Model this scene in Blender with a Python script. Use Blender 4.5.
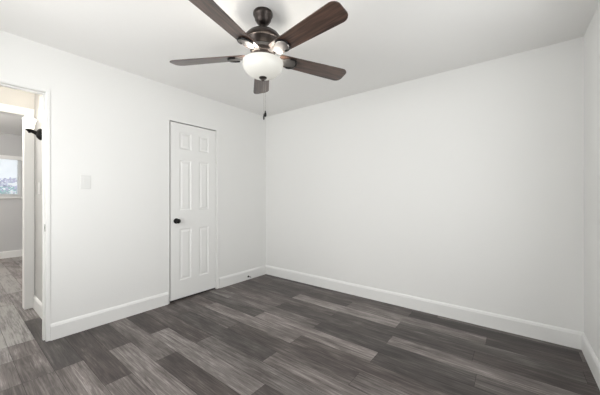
import bpy, bmesh, math, random
from mathutils import Vector, Matrix
random.seed(7)
S = bpy.context.scene
for o in list(bpy.data.objects): bpy.data.objects.remove(o, do_unlink=True)
COL = S.collection
PI = math.pi

# ------------------------------------------------------------------ camera
cd = bpy.data.cameras.new('camera'); cam = bpy.data.objects.new('camera', cd); COL.objects.link(cam)
cd.sensor_fit = 'HORIZONTAL'; cd.sensor_width = 36.0; cd.lens = 36.0*273.6/600.0
cd.clip_start = 0.02; cd.clip_end = 200
cam.location = (3.03, -3.04, 1.186)
cam.rotation_euler = (PI/2, 0, math.atan2(0.613, 0.790))
S.camera = cam

# ------------------------------------------------------------------ colour management, world, daylight
S.view_settings.view_transform = 'Standard'; S.view_settings.look = 'None'
S.view_settings.gamma = 1; S.view_settings.use_curve_mapping = False
S.view_settings.exposure = 0.12
w = bpy.data.worlds.new('world'); S.world = w; w.use_nodes = True
bg = w.node_tree.nodes['Background']; bg.inputs[0].default_value = (0.88, 0.94, 1.0, 1); bg.inputs[1].default_value = 1.5

def area(name, loc, rot, sx, sy, power, col=(1, 1, 1), spread=180):
    l = bpy.data.lights.new(name, 'AREA'); l.shape = 'RECTANGLE'; l.size = sx; l.size_y = sy
    l.energy = power; l.color = col; l.spread = math.radians(spread)
    o = bpy.data.objects.new(name, l); COL.objects.link(o); o.location = loc; o.rotation_euler = rot
    return o
# area lamps outside the two added, unseen bedroom windows, for daylight
area('daylight_added_front_window', (1.45, -3.67, 1.45), (PI/2, 0, 0), 2.6, 2.0, 96, (1.0, 0.985, 0.96))
area('daylight_added_right_window', (3.69, -1.75, 1.45), (0, PI/2, 0), 2.0, 2.2, 46, (1.0, 0.985, 0.96))

# ------------------------------------------------------------------ materials
def M(name, rgb, rough=0.5, metal=0.0, spec=0.5, emit=None, es=0.0):
    m = bpy.data.materials.new(name); m.use_nodes = True
    b = m.node_tree.nodes['Principled BSDF']
    b.inputs['Base Color'].default_value = (*rgb, 1); b.inputs['Roughness'].default_value = rough
    b.inputs['Metallic'].default_value = metal; b.inputs['Specular IOR Level'].default_value = spec
    if emit: b.inputs['Emission Color'].default_value = (*emit, 1); b.inputs['Emission Strength'].default_value = es
    return m
def nd(m, t, **kw):
    n = m.node_tree.nodes.new(t)
    for k, v in kw.items(): setattr(n, k, v)
    return n
def lk(m, a, b): m.node_tree.links.new(a, b)
def bump(m, scale, strength, dist=0.002, detail=3):
    b = m.node_tree.nodes['Principled BSDF']
    tc = nd(m, 'ShaderNodeTexCoord'); n = nd(m, 'ShaderNodeTexNoise'); bp = nd(m, 'ShaderNodeBump')
    n.inputs['Scale'].default_value = scale; n.inputs['Detail'].default_value = detail
    bp.inputs['Strength'].default_value = strength; bp.inputs['Distance'].default_value = dist
    lk(m, tc.outputs['Object'], n.inputs['Vector']); lk(m, n.outputs['Fac'], bp.inputs['Height'])
    lk(m, bp.outputs['Normal'], b.inputs['Normal'])
    return m
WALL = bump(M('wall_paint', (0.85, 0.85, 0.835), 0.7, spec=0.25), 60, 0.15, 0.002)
CEIL = bump(M('ceiling_paint', (0.90, 0.895, 0.88), 0.85, spec=0.2), 14, 0.35, 0.004, 5)
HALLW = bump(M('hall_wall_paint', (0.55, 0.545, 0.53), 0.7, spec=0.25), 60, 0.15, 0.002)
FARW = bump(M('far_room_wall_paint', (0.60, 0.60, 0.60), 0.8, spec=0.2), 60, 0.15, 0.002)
TRIM = M('trim_enamel', (0.86, 0.86, 0.845), 0.38, spec=0.5)
DOORP = bump(M('door_enamel', (0.86, 0.86, 0.845), 0.42, spec=0.5), 90, 0.06, 0.001)
PLATE = M('switch_plastic', (0.74, 0.74, 0.725), 0.3)
BLACKM = M('oil_rubbed_bronze', (0.012, 0.011, 0.011), 0.35, 0.6)
BRONZE = M('brushed_bronze', (0.060, 0.050, 0.046), 0.36, 0.85)
NICKEL = M('aged_pewter', (0.18, 0.17, 0.165), 0.5, 0.8)
STEEL = M('dull_steel', (0.45, 0.44, 0.42), 0.4, 0.9)
CHAIN = M('chain_metal', (0.35, 0.33, 0.31), 0.4, 0.8)
VINYL = M('white_vinyl', (0.80, 0.81, 0.80), 0.4)
DARK = M('underlay_and_gap_shade', (0.03, 0.027, 0.025), 0.9)  # floor underlay, also the painted shade under the closet door
SLAT = M('blind_slat', (0.86, 0.87, 0.88), 0.5)
# window glass: clear with a faint reflection
GLASS = bpy.data.materials.new('window_glass'); GLASS.use_nodes = True
nt = GLASS.node_tree; nt.nodes.clear()
_o = nt.nodes.new('ShaderNodeOutputMaterial'); _t = nt.nodes.new('ShaderNodeBsdfTransparent'); _g = nt.nodes.new('ShaderNodeBsdfGlossy')
_x = nt.nodes.new('ShaderNodeMixShader'); _x.inputs[0].default_value = 0.06; _g.inputs['Roughness'].default_value = 0.02
nt.links.new(_t.outputs[0], _x.inputs[1]); nt.links.new(_g.outputs[0], _x.inputs[2]); nt.links.new(_x.outputs[0], _o.inputs[0])

def bowl_mat(name, col, es):
    m = bpy.data.materials.new(name); m.use_nodes = True
    b = m.node_tree.nodes['Principled BSDF']
    b.inputs['Base Color'].default_value = (0.66, 0.66, 0.63, 1); b.inputs['Roughness'].default_value = 0.25
    b.inputs['Emission Color'].default_value = (*col, 1)
    tc = nd(m, 'ShaderNodeTexCoord'); n = nd(m, 'ShaderNodeTexNoise'); n.inputs['Scale'].default_value = 14
    n.inputs['Detail'].default_value = 3
    mr = nd(m, 'ShaderNodeMapRange'); mr.inputs['To Min'].default_value = es*0.93; mr.inputs['To Max'].default_value = es*1.07
    lk(m, tc.outputs['Object'], n.inputs['Vector']); lk(m, n.outputs['Fac'], mr.inputs['Value'])
    lk(m, mr.outputs[0], b.inputs['Emission Strength'])
    return m
BOWL = bowl_mat('alabaster_glass', (1.0, 0.93, 0.80), 0.16)
SHADE = bowl_mat('sconce_glass', (1.0, 0.93, 0.80), 2.2)

# floor planks: tone per plank from a mesh attribute, grain along x
def floor_mat():
    m = M('grey_oak_planks', (0.12, 0.11, 0.105), 0.42, spec=0.4)
    b = m.node_tree.nodes['Principled BSDF']
    at = nd(m, 'ShaderNodeAttribute', attribute_name='plank')   # r = tone, g = hue, b = grain offset
    sp = nd(m, 'ShaderNodeSeparateColor'); lk(m, at.outputs['Color'], sp.inputs[0])
    tc = nd(m, 'ShaderNodeTexCoord')
    off = nd(m, 'ShaderNodeCombineXYZ'); mu = nd(m, 'ShaderNodeMath', operation='MULTIPLY'); mu.inputs[1].default_value = 37.0
    lk(m, sp.outputs[2], mu.inputs[0]); lk(m, mu.outputs[0], off.inputs[2]); lk(m, mu.outputs[0], off.inputs[0])
    def noise(sc, scale, det, dist=0.0, rough=0.6):
        mp = nd(m, 'ShaderNodeMapping'); mp.inputs['Scale'].default_value = sc
        ad = nd(m, 'ShaderNodeVectorMath', operation='ADD')
        lk(m, tc.outputs['Object'], mp.inputs[0]); lk(m, mp.outputs[0], ad.inputs[0]); lk(m, off.outputs[0], ad.inputs[1])
        n = nd(m, 'ShaderNodeTexNoise'); n.inputs['Scale'].default_value = scale; n.inputs['Detail'].default_value = det
        n.inputs['Distortion'].default_value = dist; n.inputs['Roughness'].default_value = rough
        lk(m, ad.outputs[0], n.inputs['Vector']); return n.outputs['Fac']
    fine = noise((2.4, 54, 1), 1.6, 7, 0.6, 0.72)
    broad = noise((1.1, 9, 1), 1.4, 4, 1.2)
    blot = noise((2.6, 7, 1), 1.0, 3, 0.5)
    cr = nd(m, 'ShaderNodeValToRGB'); e = cr.color_ramp.elements
    e[0].position = 0.0; e[0].color = (0.030, 0.025, 0.024, 1); e[1].position = 1.0; e[1].color = (0.36, 0.34, 0.325, 1)
    x = e.new(0.35); x.color = (0.078, 0.067, 0.063, 1); x = e.new(0.65); x.color = (0.165, 0.150, 0.143, 1)
    def math(op, a, c):
        q = nd(m, 'ShaderNodeMath', operation=op)
        for i, v in enumerate((a, c)):
            if isinstance(v, float): q.inputs[i].default_value = v
            else: lk(m, v, q.inputs[i])
        return q.outputs[0]
    s = math('ADD', sp.outputs[0], math('MULTIPLY', math('SUBTRACT', fine, 0.5), 1.7))
    s = math('ADD', s, math('MULTIPLY', math('SUBTRACT', broad, 0.5), 0.75))
    s = math('ADD', s, math('MULTIPLY', math('SUBTRACT', blot, 0.5), 0.75))
    lk(m, s, cr.inputs[0])
    tint = nd(m, 'ShaderNodeMix', data_type='RGBA'); tint.inputs[6].default_value = (0.97, 0.99, 0.985, 1); tint.inputs[7].default_value = (1.06, 0.98, 0.96, 1)
    lk(m, sp.outputs[1], tint.inputs[0])
    mm = nd(m, 'ShaderNodeMix', data_type='RGBA', blend_type='MULTIPLY'); mm.inputs[0].default_value = 1
    lk(m, cr.outputs[0], mm.inputs[6]); lk(m, tint.outputs[2], mm.inputs[7]); lk(m, mm.outputs[2], b.inputs['Base Color'])
    bp = nd(m, 'ShaderNodeBump'); bp.inputs['Strength'].default_value = 0.25; bp.inputs['Distance'].default_value = 0.0015
    lk(m, fine, bp.inputs['Height']); lk(m, bp.outputs[0], b.inputs['Normal'])
    mr = nd(m, 'ShaderNodeMapRange'); mr.inputs['To Min'].default_value = 0.36; mr.inputs['To Max'].default_value = 0.55
    lk(m, fine, mr.inputs[0]); lk(m, mr.outputs[0], b.inputs['Roughness'])
    return m
FLOORM = floor_mat()

def blade_mat():
    m = M('walnut_blade', (0.05, 0.03, 0.024), 0.38, spec=0.5)
    b = m.node_tree.nodes['Principled BSDF']
    tc = nd(m, 'ShaderNodeTexCoord'); mp = nd(m, 'ShaderNodeMapping'); mp.inputs['Scale'].default_value = (2.0, 28, 4)
    n = nd(m, 'ShaderNodeTexNoise'); n.inputs['Scale'].default_value = 2.2; n.inputs['Detail'].default_value = 6; n.inputs['Distortion'].default_value = 0.6
    cr = nd(m, 'ShaderNodeValToRGB'); e = cr.color_ramp.elements
    e[0].position = 0.3; e[0].color = (0.020, 0.012, 0.010, 1); e[1].position = 0.75; e[1].color = (0.130, 0.072, 0.052, 1)
    lk(m, tc.outputs['Object'], mp.inputs[0]); lk(m, mp.outputs[0], n.inputs[0]); lk(m, n.outputs['Fac'], cr.inputs[0])
    lk(m, cr.outputs[0], b.inputs['Base Color'])
    b.inputs['Coat Weight'].default_value = 0.6; b.inputs['Coat Roughness'].default_value = 0.22
    return m
BLADE = blade_mat()

# ------------------------------------------------------------------ mesh helpers
def obj(name, bm, m, parent=None, smooth=False, loc=None):
    me = bpy.data.meshes.new(name)
    bmesh.ops.recalc_face_normals(bm, faces=bm.faces)
    bm.to_mesh(me); bm.free()
    o = bpy.data.objects.new(name, me); COL.objects.link(o)
    for q in (m if isinstance(m, (list, tuple)) else [m]): me.materials.append(q)
    if smooth:
        for p in me.polygons: p.use_smooth = True
        try: me.set_sharp_from_angle(angle=math.radians(38))
        except Exception: pass
    if parent: o.parent = parent
    if loc: o.location = loc
    return o
def struct(name, bm, m, parent=None, label=None):
    o = obj(name, bm, m, parent)
    if not parent: o['kind'] = 'structure'
    if label: o['label'] = label
    return o
def thing(name, label, cat, loc, group=None):
    o = bpy.data.objects.new(name, None); COL.objects.link(o); o.location = loc; o.empty_display_size = 0.05
    o['label'] = label; o['category'] = cat
    if group: o['group'] = group
    return o
def box(bm, a, b, bev=0):
    a, b = [min(p, q) for p, q in zip(a, b)], [max(p, q) for p, q in zip(a, b)]
    r = bmesh.ops.create_cube(bm, size=1)
    for v in r['verts']: v.co = Vector([(a[i]+b[i])/2 + v.co[i]*(b[i]-a[i]) for i in range(3)])
    if bev:
        es = list({e for v in r['verts'] for e in v.link_edges})
        bmesh.ops.bevel(bm, geom=es, offset=bev, segments=2, affect='EDGES', profile=0.5)
    return bm
def boxes(*bs, bev=0):
    bm = bmesh.new()
    for a, b in bs: box(bm, a, b, bev)
    return bm
def lathe(bm, prof, n=48, M4=None):
    """prof: list of (r, z); spun round z; M4 maps to place"""
    rings = []
    for r, z in prof:
        if r < 1e-6: rings.append([bm.verts.new((0, 0, z))])
        else: rings.append([bm.verts.new((r*math.cos(2*PI*i/n), r*math.sin(2*PI*i/n), z)) for i in range(n)])
    for a, b in zip(rings, rings[1:]):
        if len(a) == 1 and len(b) == 1: continue
        for i in range(n):
            j = (i+1) % n
            if len(a) == 1: bm.faces.new((a[0], b[i], b[j]))
            elif len(b) == 1: bm.faces.new((a[i], a[j], b[0]))
            else: bm.faces.new((a[i], a[j], b[j], b[i]))
    if M4 is not None:
        for ring in rings:
            for v in ring: v.co = M4 @ v.co
    return bm
def tube(bm, pts, r, n=10):
    pts = [Vector(p) for p in pts]; rings = []
    rr = r if isinstance(r, (list, tuple)) else [r]*len(pts)
    for i, p in enumerate(pts):
        d = (pts[min(i+1, len(pts)-1)]-pts[max(i-1, 0)]).normalized()
        u = d.orthogonal().normalized() if abs(d.y) > 0.99 else d.cross(Vector((0, 1, 0))).normalized()
        v = d.cross(u)
        rings.append([bm.verts.new(p+rr[i]*(math.cos(2*PI*k/n)*u+math.sin(2*PI*k/n)*v)) for k in range(n)])
    for a, b in zip(rings, rings[1:]):
        for k in range(n): bm.faces.new((a[k], a[(k+1) % n], b[(k+1) % n], b[k]))
    bm.faces.new(rings[0]); bm.faces.new(rings[-1])
    return bm
RX = Matrix.Rotation(PI/2, 4, 'Y')     # lathe axis z -> +x

# ------------------------------------------------------------------ the shell
H = 2.44; XR = 3.470; YN = -3.45; T = 0.10
HX = -1.05; HY = -2.462                  # hall: facing wall and the wall beside the doorway
DY0, DY1, DZ = -3.34, -2.54, 2.057       # doorway into the hall
CY0, CY1, CZ = -1.525, -0.895, 2.062     # closet doorway
FX = -4.80                               # far wall of the room across the hall
# left wall with the two doorways
struct('wall_left', boxes(((-T, CY1, 0), (0, T, H)), ((-T, CY0, CZ), (0, CY1, H)), ((-T, DY1, 0), (0, CY0, H)),
                          ((-T, DY0, DZ), (0, DY1, H)), ((-T, YN-T, 0), (0, DY0, H))), WALL)
struct('wall_back', boxes(((0, 0, 0), (XR+T, T, H))), WALL)
R0, R1 = -2.45, -1.05
struct('wall_right', boxes(((XR, YN-T, 0), (XR+T, R0, H)), ((XR, R1, 0), (XR+T, 0, H)),
                           ((XR, R0, 0), (XR+T, R1, 0.85)), ((XR, R0, 2.05), (XR+T, R1, H))), WALL)
W0, W1, WZ0, WZ1 = 0.55, 2.35, 0.85, 2.05
struct('wall_front', boxes(((0, YN-T, 0), (W0, YN, H)), ((W1, YN-T, 0), (XR, YN, H)),
                           ((W0, YN-T, 0), (W1, YN, WZ0)), ((W0, YN-T, WZ1), (W1, YN, H))), WALL)
struct('ceiling', boxes(((0, YN-T, H), (XR+T, T, H+0.1))), CEIL)
struct('ceiling_hall', boxes(((FX-T, -5.2, H), (0, T, H+0.1))), CEIL)
# closet interior behind the closed door
struct('wall_closet', boxes(((-0.75, CY0-0.25, 0), (-0.70, CY1+0.25, H)), ((-0.70, CY0-0.25, 0), (-T, CY0-0.20, H)),
                            ((-0.70, CY1+0.20, 0), (-T, CY1+0.25, H))), WALL)
# hall: side wall beside the doorway, facing wall with an opening, end wall
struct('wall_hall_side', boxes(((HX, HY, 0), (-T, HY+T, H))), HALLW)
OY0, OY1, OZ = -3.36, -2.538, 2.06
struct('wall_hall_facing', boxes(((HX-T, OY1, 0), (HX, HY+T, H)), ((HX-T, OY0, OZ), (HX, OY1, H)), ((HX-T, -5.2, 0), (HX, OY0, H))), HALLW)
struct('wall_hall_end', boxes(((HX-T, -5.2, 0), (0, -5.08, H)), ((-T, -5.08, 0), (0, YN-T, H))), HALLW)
# room across the hall
FW0, FW1, FZ0, FZ1 = -3.20, -2.13, 1.20, 2.00
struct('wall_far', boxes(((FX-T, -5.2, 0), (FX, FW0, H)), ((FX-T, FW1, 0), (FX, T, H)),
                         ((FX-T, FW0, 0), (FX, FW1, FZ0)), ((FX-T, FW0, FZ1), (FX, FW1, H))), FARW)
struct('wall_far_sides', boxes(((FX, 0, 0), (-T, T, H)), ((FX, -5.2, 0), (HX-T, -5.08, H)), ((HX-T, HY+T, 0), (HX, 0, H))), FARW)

# floor: planks 1.22 m long laid along x, in rows 0.1575 m wide
def build_floor():
    bm = bmesh.new(); cl = bm.loops.layers.float_color.new('plank')
    rowh = 0.1575; y0 = -0.07
    known = {   # row: list of (x0, x1, tone, hue)
        0: [(-.2, .99, .45, .5), (.99, 2.21, .46, .6), (2.21, 3.43, .24, .6)],
        1: [(.38, 1.60, .38, .5), (1.60, 2.86, .60, .6), (2.86, 4, .34, .8)],
        2: [(-.2, .97, .42, .3), (.97, 2.19, .74, .6), (2.19, 3.41, .47, .3)],
        3: [(.38, 1.60, .45, .7), (1.60, 2.80, .36, .4), (2.80, 4, .30, .8)],
        4: [(-.2, 1.00, .52, .7), (1.00, 2.22, .37, .4), (2.22, 3.44, .60, .6)],
        5: [(.38, 1.60, .55, .5), (1.60, 2.84, .36, .2), (2.84, 4, .50, .4)],
        6: [(-.2, 1.00, .42, .2), (1.00, 2.22, .64, .7), (2.22, 3.44, .32, .3)],
        7: [(.38, 1.60, .60, .6), (1.60, 2.82, .38, .8), (2.82, 4, .45, .4)],
        8: [(-.2, .99, .44, .4), (.99, 2.21, .38, .6), (2.21, 3.43, .55, .5)],
        9: [(-.84, .38, .40, .6), (.38, 1.60, .36, .1), (1.60, 2.82, .57, .6)],
        10: [(-.23, .99, .38, .7), (.99, 2.21, .52, .3), (2.21, 3.43, .36, .3)],
        11: [(-.67, .55, .30, .9), (.55, 1.79, .66, .4), (1.79, 3.0, .34, .4)],
        12: [(-.23, .99, .50, .5), (.99, 2.20, .28, .7), (2.20, 3.4, .5, .5)],
        13: [(-.66, .56, .34, .6), (.56, 1.78, .60, .5), (1.78, 3.0, .4, .5)],
        14: [(-.22, 1.00, .27, .8), (1.00, 2.22, .56, .5), (2.22, 3.44, .4, .5)],
        15: [(-.66, .56, .30, .1), (.56, 1.78, .54, .6), (1.78, 3.0, .4, .5)],
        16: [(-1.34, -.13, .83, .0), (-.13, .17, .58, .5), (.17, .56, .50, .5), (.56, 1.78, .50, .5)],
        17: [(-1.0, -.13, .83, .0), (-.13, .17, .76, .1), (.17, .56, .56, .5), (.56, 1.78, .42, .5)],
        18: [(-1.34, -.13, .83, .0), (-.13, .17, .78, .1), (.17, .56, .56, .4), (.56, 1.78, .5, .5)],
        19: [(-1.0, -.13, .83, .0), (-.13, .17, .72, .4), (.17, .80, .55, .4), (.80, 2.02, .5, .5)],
    }
    xa, xb = FX, XR+0.05
    for r in range(-1, 34):
        ya = y0-rowh*r; yb = ya-rowh; ya = min(ya, 0.05)
        if yb < -5.2: break
        segs = [list(s) for s in known.get(r, [])]
        rr = random.Random(r*13+5)
        if not segs:
            s0 = rr.choice((0.0, .4, .8))-1.22
            segs = [[s0, s0+1.22, rr.uniform(.3, .62), rr.random()]]
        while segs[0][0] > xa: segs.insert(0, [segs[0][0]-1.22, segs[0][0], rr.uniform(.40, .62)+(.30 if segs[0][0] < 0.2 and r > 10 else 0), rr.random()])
        while segs[-1][1] < xb: segs.append([segs[-1][1], segs[-1][1]+1.22, rr.uniform(.3, .6), rr.random()])
        for x0, x1, t, hu in segs:
            x0 = max(x0, xa); x1 = min(x1, xb)
            if x1-x0 < 0.01: continue
            g = 0.0009
            vs = [bm.verts.new(c) for c in ((x0+g, yb+g, 0), (x1-g, yb+g, 0), (x1-g, ya-g, 0), (x0+g, ya-g, 0))]
            f = bm.faces.new(vs); k = rr.random()
            for l in f.loops: l[cl] = (0.385+(t-0.44)*1.35, hu, k, 1)
    for f in bm.faces:
        if f.normal.z < 0: f.normal_flip()
    # the underlay that shows in the joints
    n = len(bm.faces)
    box(bm, (xa, -5.2, -0.05), (xb, 0.05, -0.0025))
    bm.faces.ensure_lookup_table()
    for f in bm.faces[n:]: f.material_index = 1
    me = bpy.data.meshes.new('floor'); bm.to_mesh(me); bm.free()
    o = bpy.data.objects.new('floor', me); COL.objects.link(o); me.materials.append(FLOORM); me.materials.append(DARK)
    o['kind'] = 'structure'
build_floor()

# baseboards: flat board with an eased top edge
def board(p, q, nrm, h=0.135, t=0.015, m0=0.0, m1=0.0):
    """from p to q (xy), standing off the wall along nrm; m0/m1 mitre the ends"""
    p = Vector((*p, 0)); q = Vector((*q, 0)); n = Vector((*nrm, 0)); d = (q-p).normalized()
    prof = [(0, 0), (t, 0), (t, h-0.022), (t-0.003, h-0.016), (t-0.004, h-0.010), (t-0.008, h-0.003), (0.005, h), (0, h)]
    bm = bmesh.new(); A = []; B = []
    for o_, z in prof:
        A.append(bm.verts.new(p+n*o_+d*(m0*o_)+Vector((0, 0, z)))); B.append(bm.verts.new(q+n*o_-d*(m1*o_)+Vector((0, 0, z))))
    for i in range(len(prof)):
        j = (i+1) % len(prof); bm.faces.new((A[i], A[j], B[j], B[i]))
    bm.faces.new(A); bm.faces.new(B)
    return bm
struct('baseboard_left', board((0, CY0-0.012), (0, DY1+0.022), (1, 0)), TRIM, label='white baseboard between the hall doorway and the closet door')
struct('baseboard_corner', board((0, 0), (0, CY1+0.035), (1, 0), m0=1), TRIM, label='short white baseboard between the closet door and the corner')
struct('baseboard_back', board((0, 0), (XR, 0), (0, -1), m0=1, m1=1), TRIM, label='long white baseboard along the blank back wall')
struct('baseboard_right', board((XR, 0), (XR, YN), (-1, 0), m0=1, m1=1), TRIM, label='white baseboard along the right wall')
struct('baseboard_front', board((XR, YN), (0, YN), (0, 1), m0=1, m1=1), TRIM)
struct('baseboard_hall', board((HX+0.012, HY), (-T-0.013, HY), (0, -1)), TRIM, label='white baseboard along the hall side wall')
struct('baseboard_far', board((FX, -5.08), (FX, 0), (1, 0)), TRIM, label='white baseboard below the window across the hall')

# ------------------------------------------------------------------ doorway frames
def liner(x0, x1, ya, yb, zt, th, edge=0.0):
    return boxes(((x0, ya, 0), (x1, ya+th, zt)), ((x0, yb-th, 0), (x1, yb, zt)), ((x0, ya+th, zt-th), (x1, yb-th, zt)), bev=0.0015)
# hall doorway: jamb with stop, narrow flush casing on the bedroom side
t1 = struct('trim_1', liner(-T-0.004, 0.003, DY0-0.001, DY1+0.001, DZ, 0.006), TRIM, label='white painted jamb of the open hall doorway')
struct('casing', boxes(((0.0, DY1+0.0, 0), (0.007, DY1+0.022, DZ+0.022)), ((0.0, DY0-0.022, 0), (0.007, DY0, DZ+0.022)), ((0.0, DY0, DZ), (0.007, DY1, DZ+0.022)), bev=0.002), TRIM, t1)
struct('door_stop_strip', boxes(((-0.075, DY1-0.015, 0), (-0.040, DY1-0.005, DZ-0.006)), ((-0.075, DY0+0.005, 0), (-0.040, DY0+0.015, DZ-0.006)),
                         ((-0.075, DY0+0.015, DZ-0.015), (-0.040, DY1-0.015, DZ-0.005)), bev=0.001), TRIM, t1)
sp = boxes(((-0.034, DY1-0.0075, 0.905), (-0.006, DY1-0.0050, 0.965)), bev=0.0006)
spo = struct('strike_plate', sp, STEEL, t1, label='dull steel strike plate')
struct('latch_hole', boxes(((-0.027, DY1-0.0083, 0.922), (-0.013, DY1-0.0070, 0.948))), BLACKM, spo)
# casing of the opening across the hall
t2 = struct('trim_2', liner(HX-T-0.006, HX+0.006, OY0, OY1, OZ, 0.005), TRIM, label='white jamb of the opening across the hall')
struct('casing', boxes(((HX, OY1-0.006, 0), (HX+0.014, HY-0.002, OZ+0.075)), ((HX, OY0-0.080, 0), (HX+0.014, OY0+0.006, OZ+0.075)),
                       ((HX, OY0+0.006, OZ-0.006), (HX+0.014, OY1-0.006, OZ+0.075)), bev=0.003), TRIM, t2)
# closet doorway
t3 = struct('trim_3', liner(-T, 0.003, CY0-0.001, CY1+0.001, CZ, 0.009), TRIM, label='thin white frame around the closet door')
struct('casing', boxes(((0.0, CY1, 0), (0.006, CY1+0.033, CZ+0.004)), bev=0.0015), TRIM, t3)

# ------------------------------------------------------------------ closet door (six raised panels)
def closet_door():
    xf = -0.006; xb = xf-0.035; ya, yb = -1.503, -0.908; za, zb = 0.021, 2.043
    cols = [(-1.398, -1.248), (-1.150, -1.012)]; rows = [(0.225, 0.825), (1.035, 1.622), (1.745, 1.945)]
    ys = [ya, cols[0][0], cols[0][1], cols[1][0], cols[1][1], yb]; zs = [za]+[v for r in rows for v in r]+[zb]
    bm = bmesh.new()
    V = {(i, j): bm.verts.new((xf, ys[i], zs[j])) for i in range(6) for j in range(8)}
    for i in range(5):
        for j in range(7):
            if i in (1, 3) and j in (1, 3, 5): continue
            bm.faces.new((V[i, j], V[i+1, j], V[i+1, j+1], V[i, j+1]))
    Bk = [bm.verts.new((xb, y, z)) for y, z in ((ya, za), (yb, za), (yb, zb), (ya, zb))]
    bm.faces.new(Bk)
    bot = [V[i, 0] for i in range(6)]; top = [V[i, 7] for i in range(6)]; lf = [V[0, j] for j in range(8)]; rt = [V[5, j] for j in range(8)]
    bm.faces.new(bot+[Bk[1], Bk[0]]); bm.faces.new(top+[Bk[2], Bk[3]]); bm.faces.new(lf+[Bk[3], Bk[0]]); bm.faces.new(rt+[Bk[2], Bk[1]])
    d = struct('door_1', bm, DOORP, label='closed white six-panel closet door with a black round knob')
    for c0, c1 in cols:
        for r0, r1 in rows:
            b = bmesh.new(); prev = None
            for ins, dep in ((0, 0), (0.004, 0.001), (0.010, 0.007), (0.020, 0.008), (0.036, 0.0035), (0.042, 0.0025)):
                ring = [b.verts.new((xf-dep, y, z)) for y, z in ((c0+ins, r0+ins), (c1-ins, r0+ins), (c1-ins, r1-ins), (c0+ins, r1-ins))]
                if prev:
                    for k in range(4): b.faces.new((prev[k], prev[(k+1) % 4], ring[(k+1) % 4], ring[k]))
                prev = ring
            b.faces.new(prev)
            p = obj('panel', b, DOORP, d)
    # knob with rosette
    ky, kz = -1.436, 0.918
    MK = Matrix.Translation((xf, ky, kz)) @ RX
    b = bmesh.new(); lathe(b, [(0.009, 0.004), (0.009, 0.026), (0.014, 0.030), (0.022, 0.036), (0.0265, 0.045), (0.0265, 0.052), (0.022, 0.061), (0.012, 0.066), (0, 0.067)], 32, MK)
    k = obj('knob', b, BLACKM, d, True); k['label'] = 'black round knob'
    b = bmesh.new(); lathe(b, [(0, 0), (0.031, 0.0), (0.031, 0.004), (0.026, 0.008), (0.010, 0.010), (0, 0.010)], 32, MK); obj('rosette', b, BLACKM, k, True)
    # hinges, painted over
    for hz in (1.83, 1.05, 0.24):
        b = bmesh.new(); tube(b, [(0.002, yb+0.004, hz-0.045), (0.002, yb+0.004, hz+0.045)], 0.0058, 12)
        for q in (-0.051, 0.047): lathe(b, [(0, 0), (0.005, 0), (0.0065, 0.002), (0.004, 0.004), (0, 0.004)], 12, Matrix.Translation((0.002, yb+0.004, hz+q)))
        hg = obj('hinge', b, TRIM if hz > 1.5 else TRIM, d, True)
    # dark strip standing in for the shade in the gap under the door
    struct('gap_shade', boxes(((xb+0.004, ya+0.002, 0.001), (xf-0.012, yb-0.002, 0.023))), DARK, d, 'dark strip standing in for shade in the gap under the door')
closet_door()

# ------------------------------------------------------------------ windows (the two in the bedroom are added, out of view)
def window(name, axis, at, a0, a1, z0, z1, depth, label):
    """axis 'y': window in a wall y=at; axis 'x': in a wall x=at. depth goes outwards (negative)."""
    def B(u0, u1, w0, w1, d0, d1):
        return ((u0, at-d0, w0), (u1, at-d1, w1)) if axis == 'y' else ((at-d0, u0, w0), (at-d1, u1, w1))
    sg = -1 if depth < 0 else 1
    B0 = B
    B = lambda u0, u1, w0, w1, d0, d1: B0(u0, u1, w0, w1, sg*d0, sg*d1)
    fr = 0.045; mid = (a0+a1)/2
    o = struct(name, boxes(B(a0, a1, z0, z0+fr, .04, .10), B(a0, a1, z1-fr, z1, .04, .10), B(a0, a0+fr, z0+fr, z1-fr, .04, .10),
                      B(a1-fr, a1, z0+fr, z1-fr, .04, .10), B(mid-.025, mid+.025, z0+fr, z1-fr, .045, .095), bev=0.003), VINYL, label=label)
    for u0, u1 in ((a0+fr, mid-.025), (mid+.025, a1-fr)):
        struct('pane', boxes(B(u0, u1, z0+fr, z1-fr, .068, .072)), GLASS, o)
    return o
window('added_window_1', 'y', YN, W0, W1, WZ0, WZ1, T, 'added white vinyl slider window, out of view, letting daylight in opposite the blank wall')  # unseen window added to bring daylight from behind the camera
window('added_window_3', 'x', XR, R0, R1, 0.85, 2.05, -T, 'added white vinyl slider window, out of view, letting daylight in from the right wall')  # unseen window added to even out the bedroom light
w2 = window('window_2', 'x', FX, FW0, FW1, FZ0, FZ1, T, 'white framed window with blinds seen across the hall')
struct('sill', boxes(((FX-0.04, FW0-0.03, FZ0-0.035), (FX+0.035, FW1+0.03, FZ0)), bev=0.004), TRIM, w2)
struct('head_trim', boxes(((FX, FW0-0.06, FZ1-0.07), (FX+0.018, FW1+0.02, FZ1+0.01)), bev=0.003), TRIM, w2)

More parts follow.
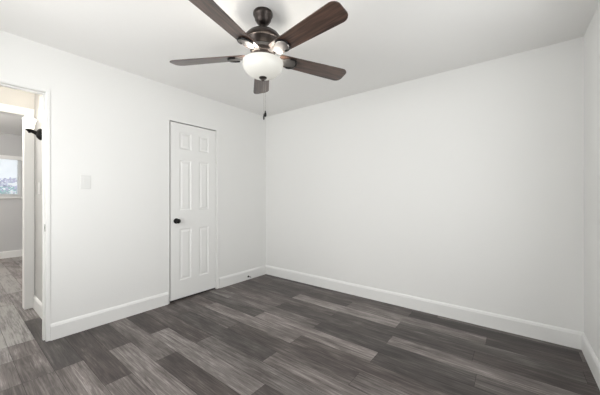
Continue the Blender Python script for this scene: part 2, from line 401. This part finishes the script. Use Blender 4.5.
# blinds in the far window
bl = thing('window_blind', 'white horizontal slat blind hanging in the window across the hall', 'blind', (FX-0.018, (FW0+FW1)/2, FZ1))
L = (FW1-FW0)-0.03
obj('headrail', boxes(((-0.015, -L/2, -0.028), (0.015, L/2, 0.0)), bev=0.002), SLAT, bl)
b = bmesh.new(); z = -0.045
while z > -(FZ1-FZ0)+0.05:
    c, s = math.cos(0.62), math.sin(0.62)
    bb = boxes(((-0.0115, -L/2, -0.0006), (0.0115, L/2, 0.0006)))
    bmesh.ops.rotate(bb, verts=bb.verts, cent=(0, 0, 0), matrix=Matrix.Rotation(-0.35, 3, 'Y'))
    bmesh.ops.translate(bb, verts=bb.verts, vec=(0, 0, z))
    tm = bpy.data.meshes.new('t'); bb.to_mesh(tm); bb.free(); b.from_mesh(tm); bpy.data.meshes.remove(tm); z -= 0.0215
obj('slats', b, SLAT, bl)
obj('bottom_rail', boxes(((-0.012, -L/2, z-0.002), (0.012, L/2, z+0.012)), bev=0.002), SLAT, bl)
for yy in (-L/2+0.12, 0, L/2-0.12):
    b = bmesh.new(); tube(b, [(0.013, yy, -0.02), (0.013, yy, z)], 0.0008, 6); obj('cord', b, SLAT, bl)

# shrub with lavender flowers outside the far window, on the ground outside
struct('ground', boxes(((-12, -8, -0.25), (FX-T, 4, -0.06))), M('dry_lawn', (0.28, 0.30, 0.2), 0.9))
def shrub(loc, rad, hgt, seed):
    rr = random.Random(seed); t = thing('flowering_shrub', 'pale teal shrub with lavender flowers outside the far window', 'shrub', loc)
    LEAF = M('teal_leaf', (0.45, 0.78, 0.78), 0.6); FLW = M('lavender_petal', (0.72, 0.66, 0.90), 0.6)
    for nm, mat, n, zr in (('foliage', LEAF, 1500, (0.25, 0.88)), ('flowers', FLW, 500, (0.72, 1.0))):
        b = bmesh.new()
        for i in range(n):
            a = rr.uniform(0, 2*PI); zz = hgt*rr.uniform(*zr); r = rad*math.sqrt(rr.random())*math.sqrt(max(0.05, 1-((zz/hgt-0.6)/0.45)**2))
            p = Vector((r*math.cos(a), 1.5*r*math.sin(a), zz)); s = rr.uniform(.03, .06)
            u = Vector([rr.gauss(0, 1) for _ in range(3)]).normalized(); v = u.orthogonal().normalized()
            b.faces.new([b.verts.new(p+q) for q in (-u*s, v*s*.5, u*s, -v*s*.5)])
        obj(nm, b, mat, t)['kind'] = 'stuff'
    b = bmesh.new()
    for i in range(7):
        a = i*0.9; tube(b, [(0, 0, 0), (0.15*math.cos(a), 0.15*math.sin(a), hgt*.35), (.4*math.cos(a), .4*math.sin(a), hgt*.75)], [.03, .02, .008], 6)
    obj('stem', b, M('bark', (.12, .09, .06), .9), t)
shrub((-6.6, -2.5, -0.06), 0.75, 1.70, 3)

# ------------------------------------------------------------------ small wall fittings
def switch(name, label, loc, rotz, toggle=True):
    t = thing(name, label, 'light switch', loc); t.rotation_euler = (0, 0, rotz)      # local +x leaves the wall
    obj('plate', boxes(((0, -0.038, -0.0605), (0.006, 0.038, 0.0605)), bev=0.0025), PLATE, t)
    r = obj('rocker', boxes(((0.005, -0.0165, -0.033), (0.0085, 0.0165, 0.033)), bev=0.0012), PLATE, t)
    r.rotation_euler = (0, math.radians(-4), 0)
    for z in (-0.048, 0.048):
        b = bmesh.new(); lathe(b, [(0, 0.0055), (0.003, 0.0055), (0.0028, 0.0068), (0, 0.0072)], 12, RX.copy() @ Matrix.Translation((0, 0, 0)))
        bmesh.ops.translate(b, verts=b.verts, vec=(0, 0, z)); obj('screw', b, PLATE, t)
    return t
switch('light_switch', 'white rocker light switch on the bedroom wall beside the hall doorway', (0, -2.279, 1.325), 0)
switch('light_switch', 'white light switch on the hall side wall below the lit sconce', (-0.78, HY, 1.28), -PI/2)

ds = thing('door_stop', 'small black door stop screwed to the baseboard near the corner', 'door stop', (0.015, -0.375, 0.045))
b = bmesh.new(); lathe(b, [(0, 0), (0.013, 0), (0.013, 0.006), (0.008, 0.010), (0, 0.010)], 20, RX); obj('base', b, BLACKM, ds, True)
b = bmesh.new(); pts = [(0.008+0.055*i/120, 0.0042*math.cos(i*0.9), 0.0042*math.sin(i*0.9)) for i in range(121)]; tube(b, pts, 0.0011, 5); obj('spring', b, BLACKM, ds, True)
b = bmesh.new(); lathe(b, [(0, 0.062), (0.006, 0.062), (0.0065, 0.070), (0.005, 0.074), (0, 0.075)], 16, RX); obj('tip', b, VINYL, ds, True)

# ------------------------------------------------------------------ hall sconce
sc = thing('wall_sconce', 'lit wall sconce with a black arm and an upturned glass shade in the hall', 'wall lamp', (-0.69, HY, 1.815))
MY = Matrix.Rotation(PI/2, 4, 'X')       # lathe axis z -> -y
b = bmesh.new(); lathe(b, [(0, 0), (0.040, 0), (0.040, 0.010), (0.036, 0.022), (0.026, 0.034), (0.016, 0.042), (0, 0.044)], 32, MY)
for v in b.verts: v.co.z *= 1.45
obj('backplate', b, BLACKM, sc, True)
b = bmesh.new(); tube(b, [(0, -0.015, -0.005), (0, -0.035, 0.0), (0, -0.055, 0.012), (0, -0.075, 0.02), (0, -0.095, 0.028), (0, -0.10, 0.045)], [.020, .020, .019, .018, .018, .016], 14)
for v in b.verts: v.co.y *= 0.87
for v in b.verts: pass
obj('arm', b, BLACKM, sc, True)
b = bmesh.new(); lathe(b, [(0, -0.006), (0.009, -0.004), (0.012, 0.004), (0.022, 0.018), (0.030, 0.024), (0.030, 0.031), (0, 0.031)], 28, Matrix.Translation((0, -0.087, 0.006)))
obj('socket_cup', b, BLACKM, sc, True)
b = bmesh.new(); lathe(b, [(0.012, 0.0), (0.026, 0.001), (0.032, 0.01), (0.036, 0.035), (0.042, 0.07), (0.052, 0.10), (0.050, 0.10), (0.040, 0.07), (0.034, 0.035), (0.028, 0.012), (0.012, 0.004)], 40, Matrix.Translation((0, -0.087, 0.037)))
obj('shade', b, SHADE, sc, True)
pl = bpy.data.lights.new('sconce_bulb', 'POINT'); pl.energy = 7; pl.color = (1.0, 0.90, 0.76); pl.shadow_soft_size = 0.025
po = bpy.data.objects.new('sconce_bulb', pl); COL.objects.link(po); po.parent = sc; po.location = (0, -0.087, 0.11)

# ------------------------------------------------------------------ ceiling fan
FXc, FYc = 1.691, -1.725
fan = thing('ceiling_fan', 'bronze five-blade ceiling fan with walnut blades and a lit glass bowl', 'ceiling fan', (FXc, FYc, H))
def part(name, prof, m, n=56, parent=None):
    b = bmesh.new(); lathe(b, [(r, z-H) for r, z in prof], n); return obj(name, b, m, parent or fan, True)
part('canopy', [(0, H), (0.064, H), (0.066, H-.008), (0.066, H-.018), (0.062, H-.026), (0.058, H-.032), (0.054, H-.050), (0.042, H-.068), (0.030, H-.078), (0.022, H-.082), (0, H-.082)], BRONZE)
part('downrod', [(0, 2.37), (0.013, 2.37), (0.013, 2.328), (0.020, 2.326), (0.026, 2.316), (0, 2.316)], BRONZE)
part('motor_housing', [(0, 2.318), (0.035, 2.318), (0.060, 2.312), (0.088, 2.299), (0.108, 2.284), (0.122, 2.266), (0.128, 2.256), (0.129, 2.246), (0.124, 2.241), (0.116, 2.238),
                       (0.108, 2.222), (0.096, 2.208), (0.086, 2.200), (0.084, 2.198), (0.084, 2.180), (0, 2.180)], BRONZE)
part('trim_ring', [(0.05, 2.2), (0.089, 2.200), (0.091, 2.196), (0.089, 2.191), (0.087, 2.181), (0.05, 2.181)], NICKEL)
part('flywheel', [(0, 2.181), (0.080, 2.181), (0.080, 2.160), (0.072, 2.156), (0, 2.156)], BRONZE)
part('switch_housing', [(0, 2.158), (0.068, 2.158), (0.068, 2.140), (0.060, 2.128), (0.066, 2.116), (0.074, 2.110), (0, 2.110)], BRONZE)
ph0 = 0.4759 + cam.rotation_euler[2]     # first blade's bearing in the room
BZ = 2.150-H
def blade_bm():
    r0, r1 = 0.115, 0.668; out = []
    def half(r):   # half width along the blade
        t = (r-r0)/(r1-r0); return 0.053+0.017*min(1, t/0.9)
    pts = []
    N = 14
    for i in range(N+1):                         # one long edge
        r = r0+0.012+(r1-0.05-r0-0.012)*i/N; pts.append((r, -half(r)))
    hw = half(r1)
    for i in range(1, 9):                        # rounded tip corner
        a = -PI/2+PI/2*i/8; pts.append((r1-0.050+0.045*math.cos(a)+0.005*i/8, -(hw-0.040)+0.040*math.sin(a)))
    low = pts + [(r, -y) for r, y in reversed(pts)]
    root = [(r0, 0.040), (r0-0.004, 0.0), (r0, -0.040)]
    poly = low+root
    bm = bmesh.new(); t = 0.006
    A = [bm.verts.new((x, y, 0)) for x, y in poly]; B = [bm.verts.new((x, y, -t)) for x, y in poly]
    bm.faces.new(A); bm.faces.new(B)
    for i in range(len(poly)):
        j = (i+1) % len(poly); bm.faces.new((A[i], A[j], B[j], B[i]))
    return bm
def bracket_bm():
    bm = bmesh.new(); t = 0.0045
    # curved neck from the flywheel out to the blade, widening into a shield shaped plate
    prof = [(0.060, 0.016, 0.010), (0.085, 0.017, 0.008), (0.105, 0.017, 0.000), (0.125, 0.018, -0.010), (0.145, 0.024, -0.013),
            (0.165, 0.034, -0.0115), (0.185, 0.041, -0.0105), (0.205, 0.043, -0.0105), (0.222, 0.038, -0.0105), (0.236, 0.026, -0.0105), (0.243, 0.010, -0.0105)]
    up = []; dn = []
    for x, hw, z in prof:
        up.append([bm.verts.new((x, s*hw, z+t)) for s in (-1, -.5, .5, 1)])
        dn.append([bm.verts.new((x, s*hw, z-(t*.8 if abs(s) < 1 else 0))) for s in (-1, -.5, .5, 1)])
    for L_ in (up, dn):
        for a, b in zip(L_, L_[1:]):
            for k in range(3): bm.faces.new((a[k], a[k+1], b[k+1], b[k]))
    for i in range(len(prof)-1):
        for k in (0, 3): bm.faces.new((up[i][k], up[i+1][k], dn[i+1][k], dn[i][k]))
    for i in (0, -1): bm.faces.new(up[i]+dn[i][::-1])
    return bm
def arch_bm():
    bm = bmesh.new(); pts = []
    for i in range(25):
        a = -PI*0.62+PI*1.24*i/24; pts.append((0.200+0.046*math.cos(a), 0.046*math.sin(a), -0.012))
    tube(bm, pts, 0.007, 8); return bm
pitch = math.radians(13)
for k in range(5):
    a = ph0+k*2*PI/5+(math.radians(3) if k == 3 else 0)      # one blade iron sits a little off
    if k == 0:
        bl_o = obj('blade', blade_bm(), BLADE, fan); br = obj('blade_bracket', bracket_bm(), NICKEL, bl_o, True)
        ar = obj('bracket_rim', arch_bm(), BLACKM, bl_o, True)
        src = (bl_o, br, ar)
    else:
        bl_o = src[0].copy(); COL.objects.link(bl_o); bl_o.parent = fan
        for c in src[1:]:
            q = c.copy(); COL.objects.link(q); q.parent = bl_o
    bl_o.location = (0, 0, BZ)
    bl_o.rotation_euler = (Matrix.Rotation(a, 3, 'Z') @ Matrix.Rotation(-pitch, 3, 'X')).to_euler()
# glass bowl, open at the top
prof = []
for i in range(19):
    a = PI/2*i/18; prof.append((0.012+0.124*math.sin(a), 2.088-0.088*math.cos(a)))
prof += [(0.138, 2.096), (0.137, 2.102), (0.132, 2.102), (0.132, 2.094)]
prof += [(r*0.965, z+0.003) for r, z in reversed(prof[:19])]
part('light_bowl', [(p[0], p[1]) for p in prof], BOWL).__setitem__('label', 'frosted white glass bowl, lit')
part('finial', [(0, 2.003), (0.026, 2.003), (0.027, 1.998), (0.022, 1.992), (0.012, 1.988), (0.010, 1.980), (0.006, 1.975), (0, 1.974)], BRONZE)
rx, ry = 0.790, 0.613                     # beside each other as seen in the room
for off, dz, big in ((0.016, 1.772, True), (0.006, 1.752, False)):
    px, py = off*rx, off*ry
    b = bmesh.new(); z = 1.990
    tube(b, [(px, py, z-H), (px, py, dz-H)], 0.0006, 6)
    while z > dz:
        bmesh.ops.create_icosphere(b, subdivisions=1, radius=0.0015, matrix=Matrix.Translation((px, py, z-H))); z -= 0.0045
    c = obj('pull_chain', b, CHAIN, fan, True)
    b = bmesh.new(); s = 1.0 if big else 0.6
    lathe(b, [(0, 0.004), (0.003*s, 0.003), (0.005*s, -0.006), (0.0085*s, -0.020), (0.0085*s, -0.030), (0.005*s, -0.037), (0, -0.039)], 16, Matrix.Translation((px, py, dz-H)))
    obj('fob', b, BLACKM, c, True)
for k in range(3):
    a = k*2*PI/3+0.3
    pl = bpy.data.lights.new('fan_bulb', 'POINT'); pl.energy = 2.0; pl.color = (1.0, 0.95, 0.87); pl.shadow_soft_size = 0.04
    po = bpy.data.objects.new('fan_bulb', pl); COL.objects.link(po); po.parent = fan; po.location = (0.098*math.cos(a), 0.098*math.sin(a), 2.092-H)

# ------------------------------------------------------------------ lamps added out of view to brighten the far room and the hall
for place, power, words in (((-2.7, -3.6, H), 85, 'added round flush ceiling light, out of view, brightening the room across the hall'), ((-0.58, -3.95, H), 20, 'added round flush ceiling light, out of view, brightening the hall')):
  cl = thing('added_ceiling_light', words, 'added ceiling light', place)
  b = bmesh.new(); lathe(b, [(0, 0), (0.17, 0), (0.17, -0.02), (0.155, -0.025), (0, -0.025)], 40); obj('base', b, NICKEL, cl, True)
  b = bmesh.new(); lathe(b, [(0.15, -0.025), (0.148, -0.04), (0.12, -0.07), (0.07, -0.09), (0, -0.097)], 40); obj('diffuser', b, SHADE, cl, True)
  pl = bpy.data.lights.new('added_fill_bulb', 'POINT'); pl.energy = power; pl.color = (1.0, 0.97, 0.93); pl.shadow_soft_size = 0.1
  po = bpy.data.objects.new('added_fill_bulb', pl); COL.objects.link(po); po.parent = cl; po.location = (0, 0, -0.30)
